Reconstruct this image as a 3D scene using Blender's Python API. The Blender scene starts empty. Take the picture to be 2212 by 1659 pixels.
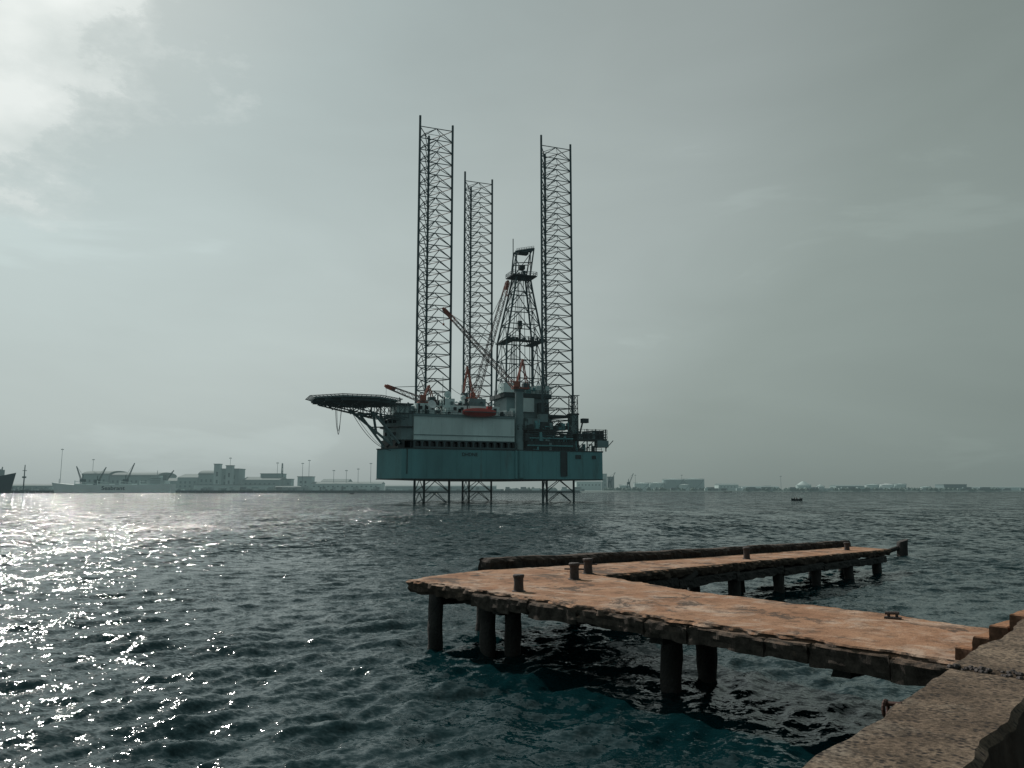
import bpy, bmesh, math, random
import numpy as np
from mathutils import Vector, Matrix, noise
random.seed(7)
scene = bpy.context.scene
COL = scene.collection
scene.view_settings.view_transform = 'Standard'
scene.view_settings.look = 'None'
scene.view_settings.exposure = 0

# ------------------------------------------------------------ materials
def newmat(name):
    m = bpy.data.materials.new(name); m.use_nodes = True
    nt = m.node_tree
    return m, nt, nt.nodes['Principled BSDF']

def N(nt, t, **kw):
    n = nt.nodes.new(t)
    for k, v in kw.items():
        setattr(n, k, v)
    return n

def ramp(nt, stops, interp='LINEAR'):
    r = N(nt, 'ShaderNodeValToRGB'); cr = r.color_ramp; cr.interpolation = interp
    while len(cr.elements) < len(stops): cr.elements.new(0.5)
    for e, (p, c) in zip(cr.elements, stops):
        e.position = p
        e.color = (c, c, c, 1) if isinstance(c, (int, float)) else (*c, 1)
    return r

def mixc(nt, fac, a, b, mode='MIX'):
    m = N(nt, 'ShaderNodeMix', data_type='RGBA', blend_type=mode)
    for sock, v in ((0, fac), (6, a), (7, b)):
        if hasattr(v, 'links') or hasattr(v, 'is_output'):
            nt.links.new(v, m.inputs[sock])
        elif sock == 0: m.inputs[0].default_value = v
        else: m.inputs[sock].default_value = (*v, 1)
    return m.outputs[2]

def noise_n(nt, scale, detail=4, rough=0.55, stretch=None, coord='Object', dist=0.0, out='Fac', rot=0.0):
    tc = N(nt, 'ShaderNodeTexCoord')
    n = N(nt, 'ShaderNodeTexNoise'); n.inputs['Scale'].default_value = scale
    n.inputs['Detail'].default_value = detail; n.inputs['Roughness'].default_value = rough
    n.inputs['Distortion'].default_value = dist
    src = tc.outputs[coord]
    if stretch:
        mp = N(nt, 'ShaderNodeMapping'); mp.inputs['Scale'].default_value = stretch; mp.inputs['Rotation'].default_value = (0, 0, rot)
        nt.links.new(src, mp.inputs[0]); src = mp.outputs[0]
    nt.links.new(src, n.inputs['Vector'])
    return n.outputs[out]

def simple(name, col, rough=0.7, var=0.25, scale=0.5, stretch=None, metal=0.0, rust=0.0, bump=0.0, haze_glow=0.0):
    m, nt, b = newmat(name)
    f = noise_n(nt, scale, 5, 0.6, stretch)
    r = ramp(nt, [(0.3, tuple(c*(1-var) for c in col)), (0.7, tuple(min(1, c*(1+var*0.6)) for c in col))])
    nt.links.new(f, r.inputs[0]); out = r.outputs[0]
    if rust > 0:
        f2 = noise_n(nt, scale*2.2, 6, 0.7, (1, 1, 0.12))
        r2 = ramp(nt, [(0.62-0.1*rust, 0.0), (0.74, rust)])
        nt.links.new(f2, r2.inputs[0])
        out = mixc(nt, r2.outputs[0], out, (0.075, 0.04, 0.025))
    nt.links.new(out, b.inputs['Base Color'])
    b.inputs['Roughness'].default_value = rough; b.inputs['Metallic'].default_value = metal
    if haze_glow:
        b.inputs['Emission Color'].default_value = (.76, 1.0, .99, 1); b.inputs['Emission Strength'].default_value = haze_glow  # haze painted as weak emission on the whole surface
    if bump:
        bp = N(nt, 'ShaderNodeBump'); bp.inputs['Strength'].default_value = bump
        bp.inputs['Distance'].default_value = 0.05
        nt.links.new(noise_n(nt, scale*6, 5), bp.inputs['Height']); nt.links.new(bp.outputs[0], b.inputs['Normal'])
    return m

RA = 0.006  # faint emission painting haze over the rig's dark tones
M_HULL = simple('rig_hull_paint', (0.11, 0.31, 0.33), 0.6, 0.28, 0.12, (1, 1, 0.3), rust=0.6, haze_glow=RA)
M_WHITE = simple('rig_white_paint', (0.66, 0.80, 0.79), 0.6, 0.18, 0.15, (1, 1, 0.3), rust=0.35, haze_glow=RA)
M_GREY = simple('rig_grey_paint', (0.18, 0.27, 0.28), 0.6, 0.3, 0.2, rust=0.5, haze_glow=RA)
M_STEEL = simple('rig_leg_steel', (0.04, 0.085, 0.095), 0.6, 0.3, 0.3, haze_glow=RA)
M_DARK = simple('rig_dark_steel', (0.025, 0.048, 0.053), 0.7, 0.4, 0.4, haze_glow=RA)
M_RED = simple('lifeboat_red', (0.40, 0.045, 0.035), 0.5, 0.2, 0.5, haze_glow=RA)
M_ORANGE = simple('crane_orange', (0.33, 0.085, 0.05), 0.55, 0.35, 0.5, haze_glow=RA)
M_WIN = simple('dark_window', (0.02, 0.03, 0.035), 0.2, 0.2, 0.5)

# jetty concrete, stained orange-brown
def concrete_mat(name, c1, c2, pale, stain, side, nscale=1.0, pale_t=0.62, stain_t=0.66, speck=0.0, sidew=0.6):
    m, nt, b = newmat(name)
    f = noise_n(nt, 0.7*nscale, 6, 0.62)
    r = ramp(nt, [(0.36, c1), (0.62, c2)]); nt.links.new(f, r.inputs[0]); out = r.outputs[0]
    f = noise_n(nt, 0.9*nscale, 9, 0.7, (1, 1, 1), dist=0.8); r = ramp(nt, [(pale_t-0.05, 0.0), (pale_t+0.07, 0.8)]); nt.links.new(f, r.inputs[0])
    out = mixc(nt, r.outputs[0], out, pale)
    f = noise_n(nt, 2.4*nscale, 9, 0.75, (1, 1, 1), dist=0.3); r = ramp(nt, [(0.36, 0.52), (0.5, 0.96), (0.7, 1.12)]); nt.links.new(f, r.inputs[0])
    out = mixc(nt, 1.0, out, r.outputs[0], 'MULTIPLY')
    tcn = noise_n(nt, 0.8*nscale, 10, 0.76, (1.0, 0.8, 1), dist=0.5); r = ramp(nt, [(stain_t-0.02, 0.0), (stain_t+0.03, 0.85)]); nt.links.new(tcn, r.inputs[0])
    out = mixc(nt, r.outputs[0], out, stain)
    fine = noise_n(nt, 28*nscale, 6, 0.75)
    r = ramp(nt, [(0.3, 0.5-0.35*speck), (0.5, 1.0), (0.7, 1.25+0.45*speck)]); nt.links.new(fine, r.inputs[0])
    out = mixc(nt, 1.0, out, r.outputs[0], 'MULTIPLY')
    if speck:
        v = N(nt, 'ShaderNodeTexVoronoi'); v.inputs['Scale'].default_value = 30; v.inputs['Randomness'].default_value = 1
        tc = N(nt, 'ShaderNodeTexCoord'); nt.links.new(tc.outputs['Object'], v.inputs['Vector'])
        r = ramp(nt, [(0.25, 1.0), (0.5, 0.0)]); nt.links.new(v.outputs['Distance'], r.inputs[0])
        g = noise_n(nt, 7, 6, 0.75); r3 = ramp(nt, [(0.40, 0.0), (0.55, 1.0)]); nt.links.new(g, r3.inputs[0])
        mm = N(nt, 'ShaderNodeMath', operation='MULTIPLY'); nt.links.new(r.outputs[0], mm.inputs[0]); nt.links.new(r3.outputs[0], mm.inputs[1])
        out = mixc(nt, mm.outputs[0], out, (0.035, 0.03, 0.028))
    # darker side colour blended in where faces turn away from upward
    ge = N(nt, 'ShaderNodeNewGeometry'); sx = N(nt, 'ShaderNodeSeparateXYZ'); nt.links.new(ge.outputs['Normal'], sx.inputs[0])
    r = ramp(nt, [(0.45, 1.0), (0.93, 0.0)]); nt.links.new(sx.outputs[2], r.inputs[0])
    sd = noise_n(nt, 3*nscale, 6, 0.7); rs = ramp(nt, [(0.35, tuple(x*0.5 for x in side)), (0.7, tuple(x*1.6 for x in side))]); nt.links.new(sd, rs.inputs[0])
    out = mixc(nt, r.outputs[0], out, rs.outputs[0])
    nt.links.new(out, b.inputs['Base Color']); b.inputs['Roughness'].default_value = 0.9
    b.inputs['Specular IOR Level'].default_value = 0.25
    bp = N(nt, 'ShaderNodeBump'); bp.inputs['Strength'].default_value = 0.8+0.2*speck; bp.inputs['Distance'].default_value = 0.03+.03*speck
    nt.links.new(noise_n(nt, 11*nscale, 9, 0.75), bp.inputs['Height']); nt.links.new(bp.outputs[0], b.inputs['Normal'])
    return m
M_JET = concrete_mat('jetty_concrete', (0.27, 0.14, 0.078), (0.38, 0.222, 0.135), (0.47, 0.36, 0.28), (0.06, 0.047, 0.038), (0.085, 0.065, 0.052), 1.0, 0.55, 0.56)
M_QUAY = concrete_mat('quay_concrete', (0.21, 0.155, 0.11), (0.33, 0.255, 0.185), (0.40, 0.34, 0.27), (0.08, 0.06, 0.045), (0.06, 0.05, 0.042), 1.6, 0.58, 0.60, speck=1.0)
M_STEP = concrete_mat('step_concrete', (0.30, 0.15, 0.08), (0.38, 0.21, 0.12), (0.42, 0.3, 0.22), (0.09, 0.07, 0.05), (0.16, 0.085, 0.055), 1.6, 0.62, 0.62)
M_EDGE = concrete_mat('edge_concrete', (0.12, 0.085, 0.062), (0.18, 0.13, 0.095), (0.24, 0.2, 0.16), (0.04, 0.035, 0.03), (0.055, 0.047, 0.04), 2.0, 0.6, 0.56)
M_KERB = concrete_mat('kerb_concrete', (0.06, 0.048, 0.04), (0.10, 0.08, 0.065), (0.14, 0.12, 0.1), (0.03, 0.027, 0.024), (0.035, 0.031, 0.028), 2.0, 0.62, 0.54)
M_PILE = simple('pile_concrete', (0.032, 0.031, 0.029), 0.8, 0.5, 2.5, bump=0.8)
M_IRON = simple('rusty_iron', (0.05, 0.04, 0.038), 0.7, 0.5, 8, bump=0.5)

# ------------------------------------------------------------ mesh builder
class MB:
    def __init__(s): s.v = []; s.f = []; s.m = []
    def add(s, vs, fs, m=0):
        o = len(s.v); s.v += [tuple(v) for v in vs]
        for f in fs: s.f.append(tuple(i+o for i in f)); s.m.append(m)
    def tube(s, p, q, r, n=6, r2=None, m=0):
        p = Vector(p); q = Vector(q); d = q-p
        if d.length < 1e-6: return
        d.normalize(); r2 = r if r2 is None else r2
        a = d.orthogonal().normalized(); b = d.cross(a)
        vs = []
        for c, rr in ((p, r), (q, r2)):
            for i in range(n):
                t = 2*math.pi*i/n; vs.append(c+a*math.cos(t)*rr+b*math.sin(t)*rr)
        fs = [(i, (i+1) % n, n+(i+1) % n, n+i) for i in range(n)]
        fs += [tuple(range(n-1, -1, -1)), tuple(range(n, 2*n))]
        s.add(vs, fs, m)
    def path(s, pts, r, n=5, m=0):
        for a, b in zip(pts, pts[1:]): s.tube(a, b, r, n, m=m)
    def box(s, x0, x1, y0, y1, z0, z1, m=0):
        vs = [(x, y, z) for z in (z0, z1) for x, y in ((x0, y0), (x1, y0), (x1, y1), (x0, y1))]
        s.add(vs, [(3, 2, 1, 0), (4, 5, 6, 7), (0, 1, 5, 4), (1, 2, 6, 5), (2, 3, 7, 6), (3, 0, 4, 7)], m)
    def prism(s, poly, z0, z1, m=0, top=None):
        n = len(poly); top = top or poly
        vs = [(x, y, z0) for x, y in poly]+[(x, y, z1) for x, y in top]
        fs = [(i, (i+1) % n, n+(i+1) % n, n+i) for i in range(n)]+[tuple(range(n-1, -1, -1)), tuple(range(n, 2*n))]
        s.add(vs, fs, m)
    def rings(s, rings, m=0, cap=True):
        n = len(rings[0]); vs = [v for r in rings for v in r]; fs = []
        for k in range(len(rings)-1):
            for i in range(n):
                j = (i+1) % n; fs.append((k*n+i, k*n+j, (k+1)*n+j, (k+1)*n+i))
        if cap: fs += [tuple(range(n-1, -1, -1)), tuple((len(rings)-1)*n+i for i in range(n))]
        s.add(vs, fs, m)
    def dome(s, c, r, z=1.0, m=0, n=14, k=5, full=False):
        rs = []
        a0 = -math.pi/2*0.98 if full else 0
        for j in range(k+1):
            a = a0+(math.pi/2*0.98-a0)*j/k
            rs.append([(c[0]+r*math.cos(a)*math.cos(2*math.pi*i/n), c[1]+r*math.cos(a)*math.sin(2*math.pi*i/n), c[2]+r*z*math.sin(a)) for i in range(n)])
        s.rings(rs, m)
    def truss(s, p, q, w, w2, bays, rc, rb, m=0, up=(0, 0, 1), mfun=None):
        p = Vector(p); q = Vector(q); d = (q-p).normalized(); a = d.cross(Vector(up)).normalized(); b = a.cross(d)
        pr = None
        for k in range(bays+1):
            t = k/bays; c = p.lerp(q, t); ww = (w+(w2-w)*t)/2
            P = [c+a*ww*x+b*ww*y for x, y in ((-1, -1), (1, -1), (1, 1), (-1, 1))]
            mm = mfun(t) if mfun else m
            for i in range(4): s.tube(P[i], P[(i+1) % 4], rb, 4, m=mm)
            if pr:
                for i in range(4):
                    s.tube(pr[i], P[i], rc, 5, m=mm)
                    s.tube(pr[i] if k % 2 else pr[(i+1) % 4], P[(i+1) % 4] if k % 2 else P[i], rb, 4, m=mm)
            pr = P
    def rail(s, pts, h=1.1, sp=2.0, r=0.07, m=0):
        for a, b in zip(pts, pts[1:]):
            a = Vector(a); b = Vector(b); L = (b-a).length; n = max(1, int(L/sp))
            for k in range(n+1):
                c = a.lerp(b, k/n); s.tube(c, c+Vector((0, 0, h)), r, 4, m=m)
            for hh in (h, h*0.55): s.tube(a+Vector((0, 0, hh)), b+Vector((0, 0, hh)), r, 4, m=m)
    def clutter(s, x0, x1, y0, y1, z, n, smax, hmax, ms, rnd):
        for _ in range(n):
            x = rnd.uniform(x0, x1); y = rnd.uniform(y0, y1); a = rnd.uniform(0.3, smax); b = rnd.uniform(0.3, smax); h = rnd.uniform(0.4, hmax)
            k = rnd.random(); m = rnd.choice(ms)
            if k < 0.5: s.box(x-a/2, x+a/2, y-b/2, y+b/2, z, z+h, m)
            elif k < 0.7: s.tube((x, y, z), (x, y, z+h*1.4), 0.12+a*0.12, 8, m=m)
            elif k < 0.85:
                zz = z+rnd.uniform(0.5, hmax); s.tube((x-a, y, zz), (x+a, y, zz), 0.15+0.1*b, 6, m=m)
                s.tube((x-a*0.7, y, z), (x-a*0.7, y, zz), 0.12, 5, m=m); s.tube((x+a*0.7, y, z), (x+a*0.7, y, zz), 0.12, 5, m=m)
            else:
                s.dome((x, y, z+h*0.5), 0.3+a*0.2, 1.0, m, 10, 4)
    def build(s, name, mats, parent=None, smooth=False):
        me = bpy.data.meshes.new(name); me.from_pydata(s.v, [], s.f)
        for m in mats: me.materials.append(m)
        me.polygons.foreach_set('material_index', s.m)
        bm = bmesh.new(); bm.from_mesh(me); bmesh.ops.recalc_face_normals(bm, faces=bm.faces)
        big = [f for f in bm.faces if len(f.verts) > 8]
        if big: bmesh.ops.triangulate(bm, faces=big)
        bm.to_mesh(me); bm.free()
        if smooth: me.polygons.foreach_set('use_smooth', [True]*len(me.polygons))
        o = bpy.data.objects.new(name, me); COL.objects.link(o)
        if parent: o.parent = parent
        return o

def empty(name, loc=(0, 0, 0), rz=0):
    e = bpy.data.objects.new(name, None); e.location = loc; e.rotation_euler = (0, 0, rz); e.empty_display_size = 0.5
    COL.objects.link(e); return e

def rough_prism(mb, poly, zt, zb, step=0.15, amp=0.05, bev=0.05, seed=0.0, m=0, low=0.0):
    area = sum(poly[i][0]*poly[(i+1) % len(poly)][1]-poly[(i+1) % len(poly)][0]*poly[i][1] for i in range(len(poly)))
    if area < 0: poly = poly[::-1]
    pts = []
    for i in range(len(poly)):
        a = Vector(poly[i]); b = Vector(poly[(i+1) % len(poly)]); n = max(1, int((b-a).length/step))
        nn = Vector(((b-a).y, -(b-a).x)).normalized()
        for k in range(n): pts.append((a.lerp(b, k/n), nn))
    n = len(pts); nor = []
    for i in range(n):
        v = pts[i][1]+pts[i-1][1]; nor.append(v.normalized())
    ztf = zt if callable(zt) else (lambda x, y: zt); zbf = zb if callable(zb) else (lambda x, y: zb)
    rings = []
    for (t, ins) in ((0, bev*1.6), (0.05, bev*0.5), (0.18, 0), (0.45, 0.0), (0.72, low*0.5), (1.0, low)):
        ring = []
        for (p, _), nv in zip(pts, nor):
            z0 = ztf(p.x, p.y); z1 = zbf(p.x, p.y)
            z = z0+(z1-z0)*t if t > 0.1 else z0-bev*(t/0.05)
            q = Vector((p.x, p.y, z*2.2)); q0 = Vector((p.x, p.y, seed))
            j = noise.noise(q0*2.3)*amp+noise.noise(q*7+Vector((0, seed, 0)))*amp*0.55-max(0, noise.noise(q0*0.8)-.1)*amp*2.2
            if t > .1: j += noise.noise(q*3.1+Vector((seed, 0, 0)))*amp
            if t > .5: z += noise.noise(q0*1.9+Vector((4, 4, 4)))*amp*1.1
            if t == 0: z += noise.noise(q*3)*amp*0.12
            pp = p+nv*(j-ins); ring.append((pp.x, pp.y, z))
        rings.append(ring)
    mb.rings(rings, m)

# ------------------------------------------------------------ sun / sky
SUN_AZ = math.radians(-36); SUN_EL = math.radians(40)   # azimuth measured from +Y toward +X
sd = Vector((math.sin(SUN_AZ)*math.cos(SUN_EL), math.cos(SUN_AZ)*math.cos(SUN_EL), math.sin(SUN_EL)))
L = bpy.data.lights.new('sun', 'SUN'); L.energy = 3.1; L.angle = math.radians(0.53); L.color = (1, 0.93, 0.86)
lo = bpy.data.objects.new('sun', L); lo.rotation_euler = sd.to_track_quat('Z', 'Y').to_euler(); lo.location = (-40, 40, 80); COL.objects.link(lo)

w = bpy.data.worlds.new('World'); scene.world = w; w.use_nodes = True; nt = w.node_tree
bg = nt.nodes['Background']; bg.inputs['Strength'].default_value = 0.1
sky = N(nt, 'ShaderNodeTexSky', sky_type='NISHITA'); sky.sun_disc = False
sky.sun_elevation = SUN_EL; sky.sun_rotation = SUN_AZ; sky.dust_density = 5; sky.air_density = 1.5
tc = N(nt, 'ShaderNodeTexCoord'); nv = N(nt, 'ShaderNodeVectorMath', operation='NORMALIZE'); nt.links.new(tc.outputs['Generated'], nv.inputs[0])
def dotn(vec):
    d = N(nt, 'ShaderNodeVectorMath', operation='DOT_PRODUCT'); nt.links.new(nv.outputs[0], d.inputs[0]); d.inputs[1].default_value = vec
    a = N(nt, 'ShaderNodeMath', operation='ARCCOSINE'); c = N(nt, 'ShaderNodeClamp'); c.inputs['Min'].default_value = -1
    nt.links.new(d.outputs['Value'], c.inputs[0]); nt.links.new(c.outputs[0], a.inputs[0])
    b = N(nt, 'ShaderNodeMath', operation='DIVIDE'); nt.links.new(a.outputs[0], b.inputs[0]); b.inputs[1].default_value = math.pi
    return b.outputs[0]
ang = dotn(sd)
rA = ramp(nt, [(0.0, (.55, .62, .62)), (0.06, (.47, .56, .56)), (0.12, (.43, .525, .525)), (0.20, (.42, .49, .48)), (0.25, (.365, .425, .415)),
               (0.31, (.262, .315, .297)), (0.39, (.21, .258, .242)), (0.5, (.17, .23, .23)), (1.0, (.16, .235, .245))]); nt.links.new(ang, rA.inputs[0])
sep = N(nt, 'ShaderNodeSeparateXYZ'); nt.links.new(nv.outputs[0], sep.inputs[0])
rZ = ramp(nt, [(0.0, .90), (0.05, 1.0), (0.16, 1.08), (0.3, 1.0), (0.45, .84), (0.6, .70), (1, .62)]); nt.links.new(sep.outputs[2], rZ.inputs[0])
c1 = mixc(nt, 1.0, rA.outputs[0], rZ.outputs[0], 'MULTIPLY')
# streaky thin cloud
mp = N(nt, 'ShaderNodeMapping'); mp.inputs['Scale'].default_value = (1, 1, 3.6); nt.links.new(nv.outputs[0], mp.inputs[0])
ns = N(nt, 'ShaderNodeTexNoise'); ns.inputs['Scale'].default_value = 2.6; ns.inputs['Detail'].default_value = 7; ns.inputs['Roughness'].default_value = .52; ns.inputs['Distortion'].default_value = .4
nt.links.new(mp.outputs[0], ns.inputs['Vector'])
rN = ramp(nt, [(0.3, .95), (0.5, 1.0), (0.6, 1.03), (0.64, 1.10), (0.8, 1.2)]); nt.links.new(ns.outputs['Fac'], rN.inputs[0])
c2 = mixc(nt, 1.0, c1, rN.outputs[0], 'MULTIPLY')
# bright cloud bank upper left
ca = dotn(Vector((-.511, .71, .485)).normalized())
nc = N(nt, 'ShaderNodeTexNoise'); nc.inputs['Scale'].default_value = 6; nc.inputs['Detail'].default_value = 12; nc.inputs['Roughness'].default_value = .66
mp2 = N(nt, 'ShaderNodeMapping'); mp2.inputs['Scale'].default_value = (1, 1, 1.9); nt.links.new(nv.outputs[0], mp2.inputs[0]); nt.links.new(mp2.outputs[0], nc.inputs['Vector'])
ma = N(nt, 'ShaderNodeMath', operation='MULTIPLY_ADD'); nt.links.new(nc.outputs['Fac'], ma.inputs[0]); ma.inputs[1].default_value = 0.14
nt.links.new(ca, ma.inputs[2]); 
rC = ramp(nt, [(0.098, .95), (0.117, .72), (0.125, .3), (0.14, 0.0)]); nt.links.new(ma.outputs[0], rC.inputs[0])
nd = N(nt, 'ShaderNodeTexNoise'); nd.inputs['Scale'].default_value = 9; nd.inputs['Detail'].default_value = 10; nt.links.new(mp2.outputs[0], nd.inputs['Vector'])
rD = ramp(nt, [(0.35, (.54, .61, .60)), (0.65, (.71, .765, .75))]); nt.links.new(nd.outputs['Fac'], rD.inputs[0])
c3 = mixc(nt, rC.outputs[0], c2, rD.outputs[0])
c10 = mixc(nt, 1.0, c3, (10, 10, 10), 'MULTIPLY')
hs = N(nt, 'ShaderNodeHueSaturation'); hs.inputs['Saturation'].default_value = .35; nt.links.new(sky.outputs[0], hs.inputs['Color'])
fin = mixc(nt, 0.05, c10, hs.outputs[0])
nt.links.new(fin, bg.inputs['Color'])

# ------------------------------------------------------------ camera
cam = bpy.data.cameras.new('camera'); co = bpy.data.objects.new('camera', cam); COL.objects.link(co); scene.camera = co
cam.sensor_width = 36; cam.lens = 28.25; cam.clip_start = 0.1; cam.clip_end = 20000
co.location = (0, 0, 4.5); co.rotation_euler = (math.radians(90+7.46), 0, 0)

# ------------------------------------------------------------ water
def make_water():
    ys = [-9.0]
    while ys[-1] < 9000:
        y = ys[-1]; ys.append(y+(0.0034+0.013*min(1, max(0, (y-60)/500)))*(y+15))
    ys = np.array(ys); nr = len(ys); nc = 1200
    s = np.linspace(-1.1, 1.1, nc)
    Y = np.repeat(ys[:, None], nc, 1); X = s[None, :]*(Y+16)
    dyr = np.gradient(ys); dxr = (ys+16)*2.2/nc; sp = np.maximum(dyr*0.8, dxr)[:, None]
    Z = np.zeros_like(X); rng = np.random.RandomState(3); nw = 70
    G = 1+.3*np.sin(X*.11+Y*.05+1)*np.sin(Y*.09-X*.03)
    for i in range(nw):
        lam = 0.24*(2.9/0.24)**((i+rng.rand())/nw); th = math.radians(-66)+rng.randn()*0.6
        k = 2*math.pi/lam; wt = np.clip((lam/sp-2.2)/2.2, 0, 1)
        if wt.max() <= 0: continue
        rows = int((wt[:, 0] > 0).sum())
        a = 0.0066*lam**0.9
        ph = k*(X[:rows]*math.cos(th)+Y[:rows]*math.sin(th))+rng.rand()*6.28+.9*np.sin(X[:rows]*.41*rng.rand()+Y[:rows]*.33*rng.rand())
        sn = np.sin(ph)
        Z[:rows] += wt[:rows]*a*(1-2*np.sqrt(np.abs(np.sin(ph/2))+.02)**1.5)*1.1 if i % 2 else wt[:rows]*a*sn
    Z *= G
    co_ = np.stack([X, Y, Z], -1).reshape(-1, 3).astype(np.float32)
    idx = np.arange(nr*nc).reshape(nr, nc)
    q = np.stack([idx[:-1, :-1], idx[:-1, 1:], idx[1:, 1:], idx[1:, :-1]], -1).reshape(-1, 4).astype(np.int32)
    me = bpy.data.meshes.new('water'); me.vertices.add(len(co_)); me.vertices.foreach_set('co', co_.ravel())
    me.loops.add(q.size); me.loops.foreach_set('vertex_index', q.ravel())
    me.polygons.add(len(q)); me.polygons.foreach_set('loop_start', np.arange(0, q.size, 4, dtype=np.int32))
    me.update(calc_edges=True); me.polygons.foreach_set('use_smooth', [True]*len(q))
    m, nt, b = newmat('sea_water')
    b.inputs['Base Color'].default_value = (0.003, 0.021, 0.025, 1)
    b.inputs['Specular Tint'].default_value = (.80, 1, 1, 1)
    b.inputs['Roughness'].default_value = 0.07; b.inputs['IOR'].default_value = 1.33
    def sl(scale, det, st, mul):
        c = noise_n(nt, scale, det, .62, st, dist=.3, out='Color', rot=.35)
        s1 = N(nt, 'ShaderNodeVectorMath', operation='SUBTRACT'); nt.links.new(c, s1.inputs[0]); s1.inputs[1].default_value = (.5, .5, .5)
        s2 = N(nt, 'ShaderNodeVectorMath', operation='MULTIPLY'); nt.links.new(s1.outputs[0], s2.inputs[0]); s2.inputs[1].default_value = (mul, mul*1.3, 0); return s2.outputs[0]
    tc = N(nt, 'ShaderNodeTexCoord'); sx = N(nt, 'ShaderNodeSeparateXYZ'); nt.links.new(tc.outputs['Object'], sx.inputs[0])
    mr = N(nt, 'ShaderNodeMapRange'); nt.links.new(sx.outputs[1], mr.inputs[0]); mr.inputs[1].default_value = 10; mr.inputs[2].default_value = 110; mr.inputs[3].default_value = .0; mr.inputs[4].default_value = 1
    fa = N(nt, 'ShaderNodeVectorMath', operation='ADD'); nt.links.new(sl(1.1, 5, (1, 1.8, 1), 2.9), fa.inputs[0]); nt.links.new(sl(.22, 3, (1, .45, 1), 1.3), fa.inputs[1])
    # constant normal tilt toward the quay, darkens far water and breaks up leg reflections
    fb = N(nt, 'ShaderNodeVectorMath', operation='ADD'); nt.links.new(fa.outputs[0], fb.inputs[0]); fb.inputs[1].default_value = (.03, -.17, 0)
    far = N(nt, 'ShaderNodeVectorMath', operation='SCALE'); nt.links.new(fb.outputs[0], far.inputs[0]); nt.links.new(mr.outputs[0], far.inputs['Scale'])
    near = sl(7.0, 4, (1, 1.5, 1), .85)
    a1 = N(nt, 'ShaderNodeVectorMath', operation='ADD'); nt.links.new(far.outputs[0], a1.inputs[0]); nt.links.new(near, a1.inputs[1])
    ge = N(nt, 'ShaderNodeNewGeometry'); a2 = N(nt, 'ShaderNodeVectorMath', operation='ADD'); nt.links.new(a1.outputs[0], a2.inputs[0]); nt.links.new(ge.outputs['Normal'], a2.inputs[1])
    nn = N(nt, 'ShaderNodeVectorMath', operation='NORMALIZE'); nt.links.new(a2.outputs[0], nn.inputs[0]); nt.links.new(nn.outputs[0], b.inputs['Normal'])
    me.materials.append(m)
    o = bpy.data.objects.new('water', me); COL.objects.link(o)
make_water()
mb = MB(); mb.box(-14000, 14000, -3000, 14000, -12, -8)
mb.build('seabed', [simple('seabed_mud', (0.02, 0.04, 0.04), 0.9)])

# ------------------------------------------------------------ quay
O = Vector((1.12, 3.40)); QD = Vector((.656, .755)); QN = Vector((.755, -.656))
def qp(t, n): p = O+QD*t+QN*n; return (p.x, p.y)
quay = empty('quay_wall')
for i, (a, b) in enumerate(((-14, 2.40), (2.46, 10.0), (10.04, 45))):
    mb = MB(); rough_prism(mb, [qp(a, 0), qp(b, 0), qp(b, 0.56), qp(a, 0.56)], 3.4, -2, 0.025 if i < 2 else 0.15, 0.035, 0.03, i*3.1)
    mb.build('parapet_%d' % (i+1), [M_QUAY], quay)
mb = MB(); mb.prism([qp(-14, 0.62), qp(45, 0.62), qp(45, 40), qp(-14, 40)], -2, 2.9); mb.build('pavement', [M_QUAY])
mb = MB(); c = Vector((*qp(1.3, -0.02), 3.36))
pts = [c+Vector((*QD, 0))*math.cos(t)*0.04+Vector((0, 0, 1))*math.sin(t)*0.04 for t in [2*math.pi*j/16 for j in range(17)]]
mb.path(pts, 0.010, 6); mb.tube((*qp(1.3, 0.06), 3.395), (*qp(1.3, -0.03), 3.385), 0.013, 6)
mb.build('mooring_ring', [simple('ring_rust', (0.06, 0.025, 0.018), .8)])
mb = MB(); rr = random.Random(4)
for k in range(60):
    t = 2.43+rr.gauss(0, .05); n_ = rr.uniform(.03, .55); r = rr.uniform(.006, .022); x, y = qp(t, n_)
    mb.rings([[(x+r*q*math.cos(a)*rr.uniform(.7, 1.3), y+r*q*math.sin(a), 3.395+zz*r) for a in [2*math.pi*i/6 for i in range(6)]] for zz, q in ((0, .9), (.5, 1), (1.0, .5))])
mb.build('rubble', [M_IRON])

# ------------------------------------------------------------ jetty
FD = Vector((.66, -.751)); FN = Vector((.751, .66))
jet = empty('concrete_jetty')
ZD = 1.75
AO = Vector((2.9, 26.45)); AD = Vector((.69, .724))
def arm_z(x, y):
    t = (Vector((x, y))-AO).dot(AD); return ZD-0.6*min(1, max(0, t/27))
plat = [(-3.2, 25.2), (-.84, 22.6), (2.09, 19.2), (4.17, 16.95), (6.89, 13.72), (8.5, 11.9), (11.4, 14.9), (9.2, 16.95), (8.4, 18.4), (4.96, 22.4), (2.9, 26.45), (.56, 29.15), (-.75, 28.4), (-2.25, 26.9)]
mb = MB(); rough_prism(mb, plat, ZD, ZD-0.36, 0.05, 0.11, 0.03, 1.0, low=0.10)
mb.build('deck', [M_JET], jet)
arm = [(2.95, 26.5), (9.3, 33.4), (21.3, 46.0), (20.1, 48.5), (7.97, 35.9), (.66, 29.2)]
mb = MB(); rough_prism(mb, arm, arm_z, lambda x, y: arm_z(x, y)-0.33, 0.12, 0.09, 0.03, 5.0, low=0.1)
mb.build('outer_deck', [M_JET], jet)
kin = [Vector(p) for p in ((-.75, 28.45), (.9, 29.65), (7.97, 35.95), (14, 42.1), (20.1, 48.55))]
kout = [p+Vector((-.35, .36))*1.25 for p in kin]
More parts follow.
